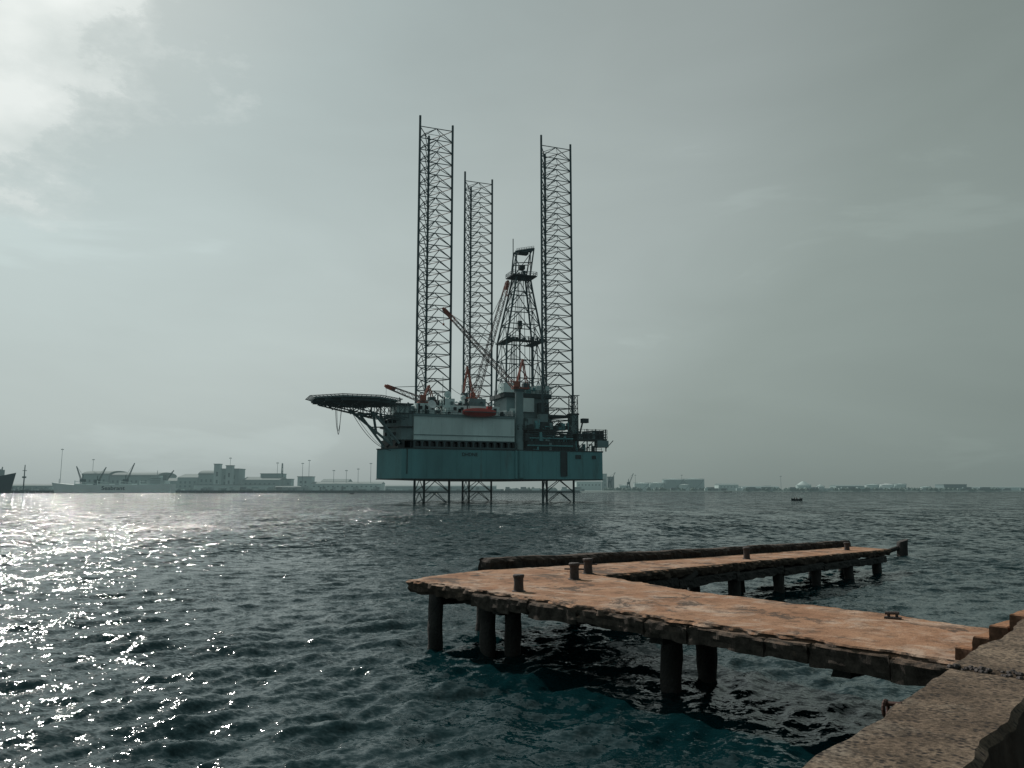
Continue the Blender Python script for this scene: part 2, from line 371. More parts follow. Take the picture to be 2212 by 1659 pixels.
mb = MB(); rough_prism(mb, [tuple(p) for p in kin]+[tuple(p) for p in kout[::-1]], lambda x, y: arm_z(x, y)+0.34+0.06*noise.noise(Vector((x*.6, y*.6, 0))), lambda x, y: arm_z(x, y)-0.35, 0.1, 0.1, 0.07, 8.0)
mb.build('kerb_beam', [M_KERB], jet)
mb = MB()
def beam(p, q, w_, z0, z1, amp=.06):
    p = Vector(p); q = Vector(q); d = (q-p).normalized(); n = Vector((-d.y, d.x))*w_/2
    pl = [tuple(p-n), tuple(q-n), tuple(q+n), tuple(p+n)]
    rough_prism(mb, pl, z1, z0, 0.12, amp, 0.03, p.x)
f0 = Vector((-3.2, 25.2))
def jp(s, n): p = f0+FD*s+FN*n; return (p.x, p.y)
beam(jp(1.5, 1.0), jp(17.6, 1.0), 0.35, 1.16, 1.39)
beam(jp(0.5, 3.6), jp(17.6, 3.6), 0.35, 1.12, 1.39)
for s in (0.9, 3.6, 9.2, 13.5): beam(jp(s, 0.5), jp(s, 3.9), 0.35, 1.05, 1.385)
for off in (0.35, 2.4):
    a = AO+AD*0.6+Vector((-.724, .69))*off; 
    for k in range(6):
        p = a+AD*(k*4.3); q = a+AD*(k*4.3+4.25)
        zt = arm_z(q.x, q.y)-0.34; beam(p, q, 0.35, zt-0.32, zt)
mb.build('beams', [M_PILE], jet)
# spalled edge beam under the front lip
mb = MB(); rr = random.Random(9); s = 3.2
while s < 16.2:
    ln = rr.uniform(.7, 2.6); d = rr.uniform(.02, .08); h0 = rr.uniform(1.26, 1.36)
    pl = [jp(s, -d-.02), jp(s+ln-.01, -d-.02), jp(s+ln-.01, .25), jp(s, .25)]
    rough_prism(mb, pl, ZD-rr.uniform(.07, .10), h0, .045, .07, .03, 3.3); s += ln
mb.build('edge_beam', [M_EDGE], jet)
mb = MB()
def pile(x, y, zt, r=0.23, lx=0, ly=0):
    rs = []
    for k in range(20):
        t = k/19; z = -2.5+(zt+2.5)*t
        rs.append([(x+lx*t+math.cos(a)*r*(1+.3*noise.noise(Vector((x+math.cos(a), y+math.sin(a), z*1.9)))+.12*(1-t)), y+ly*t+math.sin(a)*r*(1+.3*noise.noise(Vector((x+math.cos(a), y+math.sin(a), z*1.9)))), z) for a in [2*math.pi*i/14 for i in range(14)]])
    mb.rings(rs)
for x, y in ((-2.3, 24.6), (-.72, 23.7), (-.0, 23.7), (3.68, 19.4), (4.74, 20.4), (-1.0, 27.6)):
    pile(x, y, 1.40, lx=.04)
for k in range(7):
    for off in (0.5, 2.4):
        p = AO+AD*(1.5+k*4.0)+Vector((-.724, .69))*off; pile(p.x, p.y, arm_z(p.x, p.y)-0.33)
mb.tube((4.9, 29.4, 0.3), (6.9, 31.0, 1.4), 0.16, 8)
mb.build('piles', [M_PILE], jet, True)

# steps from jetty up to quay
mb = MB()
s0 = 15.28+0.35
for k in range(8):
    zt = ZD+0.205*(k+1); a = s0+0.27*k
    rough_prism(mb, [jp(a, 0.12), jp(a+0.275, 0.12), jp(a+0.275, 3.7), jp(a, 3.7)], zt, ZD-0.2, 0.08, 0.025, 0.02, k*2.0)
mb.build('stone_steps', [M_STEP])
mb = MB(); rough_prism(mb, [jp(17.2, -.15), jp(18.6, -.15), jp(18.6, 4.0), jp(17.2, 4.0)], 1.38, -2, .15, .05, .04, 2.2); mb.build('jetty_abutment', [M_PILE])

def bollard(x, y, z, r, h, bar=False, name='mooring_bollard'):
    mb = MB(); n = 18; rs = []
    for zz, rr in ((-.05, 1.35), (.03, 1.35), (.05, 1.0), (.5, .92), (.78, .96), (.84, 1.12), (.96, 1.14), (1.0, 1.0)):
        rs.append([(rr*r*math.cos(2*math.pi*i/n)*(1+.06*noise.noise(Vector((i, zz*5, x)))), rr*r*math.sin(2*math.pi*i/n), zz*h) for i in range(n)])
    mb.rings(rs)
    if bar: mb.tube((-r*2, .05, h*.62), (r*2, -.05, h*.62), r*.17, 8)
    o = mb.build(name, [M_IRON], None, False); o.location = (x, y, z)
bollard(.18, 22.4, ZD, .14, .45); bollard(1.92, 25.3, ZD, .15, .50, True); bollard(2.5, 27.0, ZD, .15, .49, True)
bollard(10.2, 35.6, arm_z(10.2, 35.6), .14, .5); bollard(18.1, 44.2, arm_z(18.1, 44.2), .14, .42)
mb = MB(); mb.box(-.16, .16, -.08, .08, -.02, .04); mb.tube((-.08, 0, .02), (-.08, 0, .10), .03, 8); mb.tube((.08, 0, .02), (.08, 0, .10), .03, 8); mb.tube((-.15, 0, .11), (.13, 0, .13), .035, 8)
o = mb.build('mooring_cleat', [M_IRON]); o.location = (8.15, 17.7, ZD); o.rotation_euler = (0, 0, -.6)
mb = MB()
rs = []
for k in range(8):
    t = k/7; rs.append([(27.0+.25*t+.36*math.cos(a)*(1+.12*math.sin(3*a+k)), 57+.36*math.sin(a), -2+2.95*t+.12*t*math.cos(a)) for a in [2*math.pi*i/10 for i in range(10)]])
mb.rings(rs); mb.tube((26.9, 57, .45), (26.3, 57, .25), .16, 8)
mb.build('broken_pile', [M_PILE])

# ------------------------------------------------------------ jackup rig
rig = empty('jackup_drilling_rig', (-6.5, 288, 0), math.radians(20.9))
rnd = random.Random(11)
hullp = [(-36.3, -12), (37.2, -12), (40, -6), (22, 52), (15, 56), (-2, 56), (-8, 52), (-42.3, -1.3)]
mb = MB(); mb.prism(hullp, 8.0, 17.7, 0)
def inset(poly, d):
    c = Vector((sum(p[0] for p in poly)/len(poly), sum(p[1] for p in poly)/len(poly)))
    return [tuple(Vector(p)+(Vector(p)-c).normalized()*d) for p in poly]
mb.prism(inset(hullp, .35), 17.75, 18.05, 1); mb.prism(inset(hullp, .25), 7.7, 7.95, 1)
for a in np.arange(-33, 37, 5.2): mb.box(a, a+.12, -12.07, -12.01, 8.3, 17.5, 0)
mb.box(3.4, 4.0, -12.8, -12.02, 8.2, 17.7, 0); mb.box(20.6, 22.6, -12.5, -12.02, 9.0, 17.6, 1)
mb.box(26.5, 28.6, -12.3, -12.02, 15.2, 16.6, 1); mb.box(33, 34.4, -12.3, -12.02, 15.2, 16.4, 1)
mb.tube((5.7, -12.1, 8.3), (5.7, -12.1, 17.7), .9, 14)
mb.tube((22.9, -12.4, 9), (22.9, -12.4, 17.5), .25, 6, m=1); mb.tube((-34.5, -12.3, 9.5), (-34.5, -12.3, 17.7), .15, 6, m=1)
mb.build('hull', [M_HULL, M_DARK], rig)
# legs
def leg(name, cx, cy):
    mb = MB(); V = [(cx-6.1, cy-3.52), (cx+6.1, cy-3.52), (cx, cy+7.04)]
    ztop = 134.0; bay = 4.35; z = ztop; tip = (138.0, 136.2, 135.8)
    for (x, y), t in zip(V, tip):
        mb.tube((x, y, -8), (x, y, t), .42, 8)
    while z > -6:
        for i in range(3):
            a = V[i]; b = V[(i+1) % 3]; mid = ((a[0]+b[0])/2, (a[1]+b[1])/2)
            mb.tube((*a, z), (*b, z), .17, 5)
            mb.tube((*a, z-bay), (*mid, z), .15, 5); mb.tube((*b, z-bay), (*mid, z), .15, 5)
        m_ = [((V[i][0]+V[(i+1) % 3][0])/2, (V[i][1]+V[(i+1) % 3][1])/2) for i in range(3)]
        for i in range(3): mb.tube((*m_[i], z), (*m_[(i+1) % 3], z), .09, 4)
        z -= bay
    mb.build(name, [M_STEEL], rig)
    jb = MB()
    for x, y in V:
        jb.box(x-1.5, x+1.5, y-1.5, y+1.5, 18.1, 31.5, 0); jb.box(x-1.7, x+1.7, y-1.7, y+1.7, 31.55, 32.1, 1)
    for z_ in (22, 27, 31):
        for i in range(3): jb.tube((*V[i], z_), (*V[(i+1) % 3], z_), .45, 6, m=1)
    jb.build(name+'_jack_house', [M_GREY, M_DARK], rig)
leg('leg_bow', -23.5, .4); leg('leg_stern_port', 23.5, -.2); leg('leg_stern_starboard', 7.2, 43.9)
# accommodation block
mb = MB()
mb.prism([(-33, -10.2), (3.2, -10.2), (3.2, 5.5), (-30, 5.5), (-38, -3)], 18.1, 20.4, 2)   # recessed gallery
a = -32.2
while a < 3.6:
    mb.box(a, a+.45, -12.0, -10.25, 18.1, 20.35, 3); a += 2.55
mb.box(-32.4, 3.6, -12.05, -11.75, 18.1, 18.55, 3)
for a in np.arange(-32.2, 2, 2.55):
    mb.box(a+.45, a+.8, -11.95, -11.8, 20.0, 20.34, 3); mb.box(a+2.2, a+2.55, -11.95, -11.8, 20.0, 20.34, 3)
mb.box(-32.6, 3.8, -12.2, 5.6, 20.4, 20.75, 3)
mb.prism([(-32.3, -11.8), (3.4, -11.8), (3.4, 6), (-30, 6), (-32.3, 5)], 20.8, 29.2, 0)
for a in np.arange(-30, 3, 3.6): mb.box(a, a+.1, -11.88, -11.82, 21, 28.9, 0)
mb.box(-32.6, 3.7, -12.35, -11.85, 28.7, 29.25, 1); mb.box(-32.4, 3.5, -12.0, -11.85, 22.3, 22.6, 1)
mb.prism([(-40.6, -2.5), (-36.2, -10.3), (-32.5, -11.0), (-32.5, 4), (-38, 4)], 20.8, 29.2, 1)
mb.prism([(-41, -1.5), (-37, -9.5), (-35, -10.5), (-33.5, 3), (-38, 4)], 18.1, 20.75, 2)
mb.prism([(-41.6, -1.5), (-36.4, -11.4), (-32.62, -12.2), (-32.62, 5), (-38, 5)], 24.8, 25.1, 2)
for z_ in (22.2, 26.4):
    for t in (0.15, 0.4, 0.65): 
        p = Vector((-40.6, -2.5)).lerp(Vector((-36.2, -10.3)), t); mb.box(p.x-.6, p.x+.3, p.y-.5, p.y+.3, z_, z_+1.2, 2)
mb.prism([(-38, -6), (-35.5, -11), (3.6, -11.9), (3.6, 8), (-36, 8)], 29.3, 29.6, 3)
mb.box(-31, -24.5, -9.5, 4, 29.65, 33.2, 0); mb.box(-19, -1, -8.5, 4, 29.65, 33.0, 0); mb.box(-21, -17, -7.5, 2, 29.65, 35.4, 0)
mb.box(-11.5, -5.5, -7, 3, 33.05, 35.8, 1); mb.box(-34, -31.2, -8, 3, 29.65, 32.3, 1)
for a in (-30, -28, -26, -18, -15.5, -3.5): mb.box(a, a+1.1, -9.56, -9.4, 31.2, 32.3, 2)
for a in (-16, -13, -10.5, -3.6): mb.box(a, a+1.1, -8.56, -8.4, 30.6, 31.9, 2)
mb.rail([(-35.5, -11, 29.6), (3.6, -11.9, 29.6), (3.6, 6, 29.6)], 1.2, 2, .07, 3)
mb.rail([(-31, -9.5, 33.2), (-24.5, -9.5, 33.2)], 1.1, 1.5, .06, 3); mb.rail([(-19, -8.5, 33), (-1, -8.5, 33)], 1.1, 1.5, .06, 3)
mb.clutter(-33, 3, -11, 4, 29.6, 90, 1.8, 3.2, [0, 1, 2, 3, 3], rnd)
mb.clutter(-30, -1, -8, 3, 33.1, 60, 1.3, 2.6, [0, 1, 2, 3], rnd)
for x, y, h in ((-17.8, -5, 46), (-20, -3, 43.5), (-9, -2, 41), (-25.5, -4, 40), (-14, -6, 40.5), (-2, -6, 39)):
    mb.tube((x, y, 32), (x, y, h), .1, 5, m=3)
mb.dome((-19, -5.5, 37), 1.3, 1, 0, 14, 6, True); mb.dome((-13.5, -6, 36), 1.0, 1, 0, 14, 6, True)
mb.build('accommodation_block', [M_WHITE, M_GREY, M_WIN, M_STEEL, M_ORANGE], rig)
# satellite dish
mb = MB(); c = Vector((-26.4, -12.2, 32.6)); n = Vector((.15, -.95, .3)).normalized(); a_ = n.orthogonal().normalized(); b_ = n.cross(a_)
rs = []
for k in range(5):
    r_ = 1.45*k/4+.02; rs.append([c+n*(r_*r_*.18)+(a_*math.cos(2*math.pi*i/18)+b_*math.sin(2*math.pi*i/18))*r_ for i in range(18)])
for k in range(4, -1, -1):
    r_ = 1.45*k/4+.02; rs.append([c+n*(r_*r_*.18-.08)+(a_*math.cos(2*math.pi*i/18)+b_*math.sin(2*math.pi*i/18))*r_ for i in range(18)])
mb.rings(rs); mb.tube(c, (-26.4, -11, 29.6), .15, 6); mb.tube(c, c+n*1.2, .06, 5)
mb.build('satellite_dish', [simple('dish_white', (.8, .85, .85), .5, .05)], rig)
# lifeboat with davits
mb = MB(); rs = []
for k in range(13):
    t = k/12; x = -16+11.6*t; e = math.sin(math.pi*min(1, max(0, .06+t*.88)))**.45
    wd = 1.75*e; rs.append([(x, -13.9+wd*cx_, 30.3+zz) for cx_, zz in ((0, -1.7*e), (.6, -1.3*e), (.95, -.2), (1, .2), (.8, .9*e), (.45, 1.45*e), (-.45, 1.45*e), (-.8, .9*e), (-1, .2), (-.95, -.2), (-.6, -1.3*e))])
mb.rings(rs); mb.box(-7.5, -5.8, -14.6, -13.2, 31.5, 32.5); mb.box(-15.9, -4.5, -15.75, -15.6, 30.2, 30.45, 1)
for x in (-13.8, -6.2):
    mb.tube((x, -11.5, 29.6), (x, -12.2, 33.8), .22, 6, m=1); mb.tube((x, -12.2, 33.8), (x, -13.9, 33.9), .2, 6, m=1); mb.tube((x, -13.9, 33.9), (x, -13.9, 31.6), .08, 5, m=1)
mb.build('lifeboat', [M_RED, M_STEEL], rig, False)
# helideck
mb = MB(); hc = (-52.3, -12.1); R_ = 14.2
oc = [(hc[0]+R_*math.cos(math.radians(22.5+45*i)), hc[1]+R_*math.sin(math.radians(22.5+45*i))) for i in range(8)]
oc2 = [(hc[0]+(R_+1.6)*math.cos(math.radians(22.5+45*i)), hc[1]+(R_+1.6)*math.sin(math.radians(22.5+45*i))) for i in range(8)]
mb.prism(oc, 32.6, 33.1, 0)
for i in range(8):
    j = (i+1) % 8; mb.tube((*oc2[i], 33.3), (*oc2[j], 33.3), .12, 5, m=1)
    for t in np.linspace(0, 1, 9)[:-1]:
        p = Vector(oc[i]).lerp(Vector(oc[j]), t); q = Vector(oc2[i]).lerp(Vector(oc2[j]), t); mb.tube((*p, 32.8), (*q, 33.3), .09, 4, m=1)
    for t in (0.33, 0.66):
        p = Vector(oc[i]).lerp(Vector(oc2[i]), t); q = Vector(oc[j]).lerp(Vector(oc2[j]), t); mb.tube((*p, 32.8+.5*t), (*q, 32.8+.5*t), .06, 4, m=1)
for d in np.arange(-12, 12.1, 3.4):
    hw = math.sqrt(max(1, 13.4**2-d*d)); 
    mb.box(hc[0]-hw, hc[0]+hw, hc[1]+d-.15, hc[1]+d+.15, 31.7, 32.55, 1)
for d in np.arange(-10, 10.1, 5):
    hw = math.sqrt(max(1, 12.6**2-d*d))
    y0 = hc[1]-hw; y1 = hc[1]+hw
    mb.tube((hc[0]+d, y0+1, 31.7), (hc[0]+d, y1-1, 31.7), .2, 5, m=1)
for yy in (-20, -14.5, -9, -4):
    pb = None; x0 = -63 if yy in (-14.5, -9) else -60
    for k, x in enumerate(np.linspace(x0, -36, 9)):
        t = k/8; zb = 31.2-1.8*min(1, t*1.6)-2.2*t
        mb.tube((x, yy, 31.9), (x, yy, zb), .14, 5, m=1)
        if pb:
            mb.tube((pb[0], yy, pb[1]), (x, yy, zb), .2, 5, m=1); mb.tube((pb[0], yy, 31.9) if k % 2 else (pb[0], yy, pb[1]), (x, yy, zb) if k % 2 else (x, yy, 31.9), .13, 4, m=1)
        pb = (x, zb)
for x in (-58, -52, -46, -40):
    t = (x+62)/26; zb = 31.2-1.8*min(1, t*1.6)-2.2*t; mb.tube((x, -20, zb), (x, -4, zb), .18, 5, m=1)
    mb.tube((x, -20, zb), (x, -14.5, 31.8), .12, 4, m=1); mb.tube((x, -4, zb), (x, -9, 31.8), .12, 4, m=1)
for (p, q) in (((-54, -14, 29.6), (-38.6, -8, 19)), ((-50, -8, 29.4), (-40.5, -4, 18.6)), ((-47, -17, 28.9), (-37, -11, 19.5)), ((-44, -14, 28.6), (-38.6, -8, 19.2)), ((-47, -17, 28.9), (-44, -8, 22.8)), ((-44, -9, 28.4), (-40, -4.5, 24.9)), ((-52, -14, 28.3), (-45, -14, 28.6))):
    mb.tube(p, q, .42, 8, m=0)
mb.tube((-46.5, -11, 24.5), (-40.5, -4, 25.2), .2, 6, m=1); mb.tube((-42.5, -9.6, 21.7), (-41, -3, 22), .2, 6, m=1)
mb.rail([(-38.5, -17, 32.9), (-36.5, -10, 32.9), (-36.5, -2, 32.9)], 1.2, 1.5, .08, 1); mb.box(-40, -33, -14, -2, 32.1, 32.5, 1)
mb.box(-38, -34, -11, -3, 29.7, 32.05, 2)
mb.build('helideck', [M_GREY, M_STEEL, M_WHITE], rig)
mb = MB()
def cat(p, q, sag, n=16): 
    p = Vector(p); q = Vector(q); return [p.lerp(q, i/n)-Vector((0, 0, sag*4*(i/n)*(1-i/n))) for i in range(n+1)]
mb.path(cat((-58.5, -17, 31), (-57, -17, 31), 9.5, 20), .09); mb.path(cat((-58.8, -16, 31), (-56.7, -16, 31), 8.4, 20), .08)
mb.path(cat((-55, -18, 30.5), (-39, -8, 17.2), 3.0, 22), .1)
mb.path(cat((-54, -17, 30.5), (-41, -7, 18), 1.6, 22), .07)
mb.build('hanging_hoses', [M_STEEL], rig)

# cranes
def crane(name, base, z0, z1, rped, tip, af, pedm, wd=1.0):
    mb = MB(); bx, by = base; T = Vector(tip); C = Vector((bx, by, z1))
    mb.tube((bx, by, z0), (bx, by, z1), rped, 18, m=pedm); mb.tube((bx, by, z1-.8), (bx, by, z1), rped*1.25, 18, m=1)
    d = Vector((T.x-bx, T.y-by, 0)).normalized(); s_ = Vector((-d.y, d.x, 0))
    def bx_(f0, f1, w0, w1, h0, h1, m):
        vs = [C+d*f+s_*w_+Vector((0, 0, h)) for h in (h0, h1) for f, w_ in ((f0, w0), (f1, w0), (f1, w1), (f0, w1))]
        mb.add(vs, [(3, 2, 1, 0), (4, 5, 6, 7), (0, 1, 5, 4), (1, 2, 6, 5), (2, 3, 7, 6), (3, 0, 4, 7)], m)
    bx_(-3.4, 2.5, -1.4, 1.4, .05, .6, 0); bx_(-3.4, -1.2, -1.2, 1.2, .65, 2.2, 1); bx_(.5, 2.4, 1.0, 2.2, .65, 2.6, 0); bx_(2.42, 2.5, 1.2, 2.0, 1.4, 2.4, 3)
    top = C-d*1.2+Vector((0, 0, af))
    for w_ in (-1.1, 1.1):
        mb.tube(C+d*1.3+s_*w_+Vector((0, 0, .6)), top+s_*w_*.5, .24, 6, m=0); mb.tube(C-d*3.0+s_*w_+Vector((0, 0, .6)), top+s_*w_*.5, .2, 6, m=0)
    for t in (.3, .6, .85):
        mb.tube((C+d*1.3).lerp(top, t)-s_*(1.1-.6*t), (C+d*1.3).lerp(top, t)+s_*(1.1-.6*t), .15, 5, m=0)
    mb.tube(top-s_*.6, top+s_*.6, .35, 8, m=0)
    st = C+d*2+Vector((0, 0, 1.3)); Lb = (T-st).length
    mb.truss(st, T, 1.7*wd, 1.0*wd, int(Lb/2.0), .13, .08, mfun=lambda t: 0 if (t > .88 or t < .06) else 2)
    dr = (T-st).normalized()
    mb.tube(T-dr*3.2, T+dr*.6, .6, 6, .45, m=0)
    for w_ in (-.5, .5): mb.tube(top+s_*w_, T-dr*1.0+s_*w_*.6, .07, 4, m=1)
    mb.tube(T, T-Vector((0, 0, 5)), .06, 4, m=1); mb.dome(T-Vector((0, 0, 5.4)), .4, 1.2, 0, 8, 4, True)
    mb.build(name, [M_ORANGE, M_STEEL, simple('boom_lattice', (.17, .15, .15), .6), M_WIN, M_GREY], rig)
crane('crane_port', (5.7, -10.4), 17.9, 39.3, 1.45, (-21.5, -8.2, 66.4), 10.5, 4)
crane('crane_starboard', (-4.3, 14.5), 18, 38, 1.6, (10.6, 14.1, 84.5), 12, 4, 1.4)
crane('crane_bow', (-27.2, -6.6), 29.6, 33.5, 1.0, (-41.0, -8.0, 38.6), 6, 4)

# derrick & substructure
mb = MB()
dx = 3.0+6.5; dy = 305-288; dc = Vector((.934*dx+.357*dy, -.357*dx+.934*dy))
def sq(cx, cy, wx, wy, z): return [Vector((cx+a*wx/2, cy+b*wy/2, z)) for a, b in ((-1, -1), (1, -1), (1, 1), (-1, 1))]
lv = [(40, 15.5, 11), (46, 15.2, 10.8), (53, 14.9, 10.5), (60.5, 14.6, 10.4), (67, 12.3, 9), (73.5, 10.0, 7.5), (80, 7.6, 6), (86, 5.6, 5)]
pr = None
for i, (z, wx, wy) in enumerate(lv):
    P = sq(dc.x+(.0 if z < 61 else .6*(z-60)/26), dc.y, wx, wy, z)
    for k in range(4):
        mb.tube(P[k], P[(k+1) % 4], .2, 5)
        if pr:
            mb.tube(pr[k], P[k], .36, 6)
            M_ = (P[k]+P[(k+1) % 4])/2
            mb.tube(pr[k], M_, .17, 5); mb.tube(pr[(k+1) % 4], M_, .17, 5)
            Q_ = (pr[k]+pr[(k+1) % 4])/2; mb.tube(M_, Q_, .12, 4)
    pr = P
ct = Vector((dc.x+.7, dc.y, 86))
mb.box(ct.x-5, ct.x+5, ct.y-4, ct.y+4, 86.1, 86.5, 1); mb.rail([(ct.x-5, ct.y-4, 86.5), (ct.x+5, ct.y-4, 86.5), (ct.x+5, ct.y+4, 86.5), (ct.x-5, ct.y+4, 86.5), (ct.x-5, ct.y-4, 86.5)], 1.4, 1.6, .1)
mb.clutter(ct.x-3, ct.x+3, ct.y-3, ct.y+3, 86.5, 14, 1.5, 2.0, [0, 1], rnd)
P = sq(ct.x-.3, ct.y, 6.2, 4.5, 86.6); Q = sq(ct.x+1.0, ct.y, 7.2, 3.5, 97)
Q[0].z -= .9; Q[3].z -= .9; Q[1].z += .9; Q[2].z += .9
for k in range(4):
    mb.tube(P[k], Q[k], .28, 6); mb.tube(Q[k], Q[(k+1) % 4], .4, 6); mb.tube(P[k], Q[(k+1) % 4], .15, 5); mb.tube((P[k]+Q[k])/2, (P[(k+1) % 4]+Q[(k+1) % 4])/2, .2, 5)
mb.box(ct.x-1.4, ct.x+2.6, ct.y-1.2, ct.y+1.2, 95.6, 96.3, 1); mb.rail([Q[0], Q[1]], 1.1, 1, .08)
mb.box(ct.x-1.0, ct.x+1.2, ct.y-1, ct.y+1, 89.5, 91, 1); mb.tube((ct.x-4.6, ct.y-3, 86), (ct.x-4.6, ct.y-3, 100.5), .17, 6)
mb.tube((ct.x-3.6, ct.y-3, 86), (ct.x-3.6, ct.y-3, 96), .1, 6)
mb.box(dc.x-7.9, dc.x+7.9, dc.y-6.2, dc.y-3, 60.2, 60.5, 1); mb.box(dc.x-7.9, dc.x-4, dc.y-2.9, dc.y+6, 60.2, 60.5, 1); mb.box(dc.x+4, dc.x+7.9, dc.y-2.9, dc.y+6, 60.2, 60.5, 1)
mb.rail([(dc.x-7.9, dc.y-6.2, 60.6), (dc.x+7.9, dc.y-6.2, 60.6), (dc.x+7.9, dc.y+6, 60.6)], 1.3, 1.5, .09)
mb.clutter(dc.x-7, dc.x+7, dc.y-6, dc.y-3.4, 60.5, 16, 1.3, 1.8, [0, 1], rnd)
mb.box(dc.x-.7, dc.x+.7, dc.y-.8, dc.y+.8, 66, 69, 1); mb.tube((dc.x, dc.y, 61), (dc.x, dc.y, 66), .45, 8, m=1)
for ox in (-1, -.4, .4, 1): mb.tube((dc.x+ox*.5, dc.y, 69), (dc.x+ox+.6, dc.y, 88), .07, 4)
for ox in (-4.5, -3.9, -3.3, -2.5, 2.9, 3.6, 4.4): mb.tube((dc.x+ox, dc.y-3, 41), (dc.x+ox, dc.y-3, 62), .15, 5)
mb.tube((dc.x, dc.y, 41), (dc.x, dc.y, 62), .3, 8)
mb.tube((dc.x-7.2, dc.y-5.2, 40), (dc.x-1.5, dc.y-2, 84), .14, 5); mb.tube((dc.x+7.2, dc.y-5.2, 40), (dc.x+2.5, dc.y-2, 84), .14, 5)
mb.build('derrick', [M_STEEL, M_DARK], rig)
mb = MB()
mb.box(dc.x-9.5, dc.x+9.5, dc.y-8.5, dc.y+8, 38.4, 39.9, 1)
mb.box(dc.x-8, dc.x+9, dc.y-7, dc.y+7, 30.5, 38.3, 0); mb.box(dc.x-3.5, dc.x+2.5, dc.y-8.2, dc.y-7.1, 33, 38.2, 2); mb.box(dc.x+4, dc.x+8, dc.y-9.5, dc.y-7.1, 31, 36.4, 1)
mb.box(dc.x-7, dc.x-4.5, dc.y-8.9, dc.y-7.1, 29, 34, 2); mb.box(dc.x-10, dc.x-4, dc.y-9, dc.y-3, 39.95, 43.4, 2); mb.box(dc.x+3.5, dc.x+8.8, dc.y-8.2, dc.y-2, 39.95, 43, 2)
mb.box(dc.x-6, dc.x+8, dc.y-9, dc.y+14, 18.1, 30.4, 1)
mb.rail([(dc.x-9.5, dc.y-8.5, 39.9), (dc.x+9.5, dc.y-8.5, 39.9)], 1.2, 1.5, .08, 1)
mb.clutter(dc.x-9, dc.x+9, dc.y-8.3, dc.y, 39.9, 60, 1.7, 4, [0, 1, 2, 3], rnd)
mb.box(8.2, 25, -11.6, -3, 18.1, 21.2, 1); mb.box(4.6, 20.5, -11.7, 6, 25.0, 25.5, 1); mb.box(9, 13.5, -10.5, -4, 25.55, 29.2, 0); mb.box(14.5, 19, -9.6, -4.5, 25.55, 28.2, 1)
mb.box(4.2, 8.2, -8, 4, 18.1, 32, 0)
for a in np.arange(8.5, 25, 2.6): mb.tube((a, -11.7, 18), (a, -11.7, 25), .2, 6, m=1)
for z_ in (19.6, 22.2, 22.9, 23.7, 24.4): mb.tube((8, -12.1, z_), (25.5, -12.1, z_), .26, 6, m=1 if z_ > 22.5 else 3)
mb.clutter(8, 26, -12, -5, 21.2, 120, 1.8, 3.2, [0, 1, 1, 3], rnd); mb.clutter(8, 26, -12, -5, 25.5, 70, 1.6, 3.0, [0, 1, 1, 3], rnd)
mb.clutter(8, 36, -11.6, -4, 18.1, 60, 2, 2.6, [0, 1, 1, 3], rnd)
mb.rail([(8.2, -11.9, 18), (37, -11.9, 18)], 1.2, 2, .08, 1); mb.rail([(4.6, -11.7, 25.5), (25, -11.7, 25.5)], 1.2, 1.6, .08, 1)
mb.box(27.5, 39.5, -11.5, -3, 22.0, 22.5, 1); mb.box(27.5, 39.5, -11.6, -3, 24.0, 24.2, 1); mb.rail([(27.5, -11.5, 24.2), (39.5, -11.5, 24.2), (39.5, -3, 24.2)], 1.6, 1.4, .09, 1)
mb.rail([(27.5, -11.5, 22.5), (39.5, -11.5, 22.5)], 1.2, 1.4, .09, 1)
for a in (28, 31.5, 35, 39): mb.tube((a, -11.3, 18), (a, -11.3, 26), .22, 6, m=1); mb.tube((a, -11.3, 19), (a+3, -11.3, 22), .15, 5, m=1)
mb.box(34, 39, -10, -5, 22.55, 25.6, 1); mb.box(35.5, 39.9, -11.8, -9, 19.5, 21.9, 0); mb.clutter(28, 39, -11, -4, 22.5, 50, 1.6, 3, [0, 1, 1, 3], rnd)
mb.truss((28.6, -6, 24.2), (28.6, -6, 38.5), 2.6, 2.4, 6, .16, .1, m=1, up=(0, 1, 0)); mb.tube((28.6, -6, 38.5), (31.2, -6, 38.7), .15, 5, m=1)
mb.tube((29.5, -8, 22), (31.5, -8, 29), .3, 6, m=1); mb.box(31, 33.4, -9, -7, 28.4, 30, 1)
mb.build('drill_floor', [M_GREY, M_DARK, M_WHITE, M_HULL], rig)
mb = MB(); mb.box(-20, 15, 10, 36, 18.1, 26, 0); mb.clutter(-18, 14, 10, 30, 26, 80, 3, 6, [0, 1, 1], rnd)
mb.path(cat((-17.4, -3, 40), (-4, 14, 39), 1), .08, m=1)
mb.build('deck_machinery', [M_GREY, M_DARK], rig)

def text(name, s, loc, rot, size, mat, parent=None, sx=1.0):
    c = bpy.data.curves.new(name, 'FONT'); c.body = s; c.size = size; c.extrude = .03; c.align_x = 'CENTER'; c.align_y = 'CENTER'; c.materials.append(mat)
    c.offset = 0.012*size
    o = bpy.data.objects.new(name, c); o.location = loc; o.rotation_euler = rot; o.scale = (sx, 1, 1); COL.objects.link(o)
    if parent: o.parent = parent
text('hull_name', 'DHDNE', (-12.9, -12.14, 16.1), (math.pi/2, 0, 0), 1.6, M_DARK, rig)

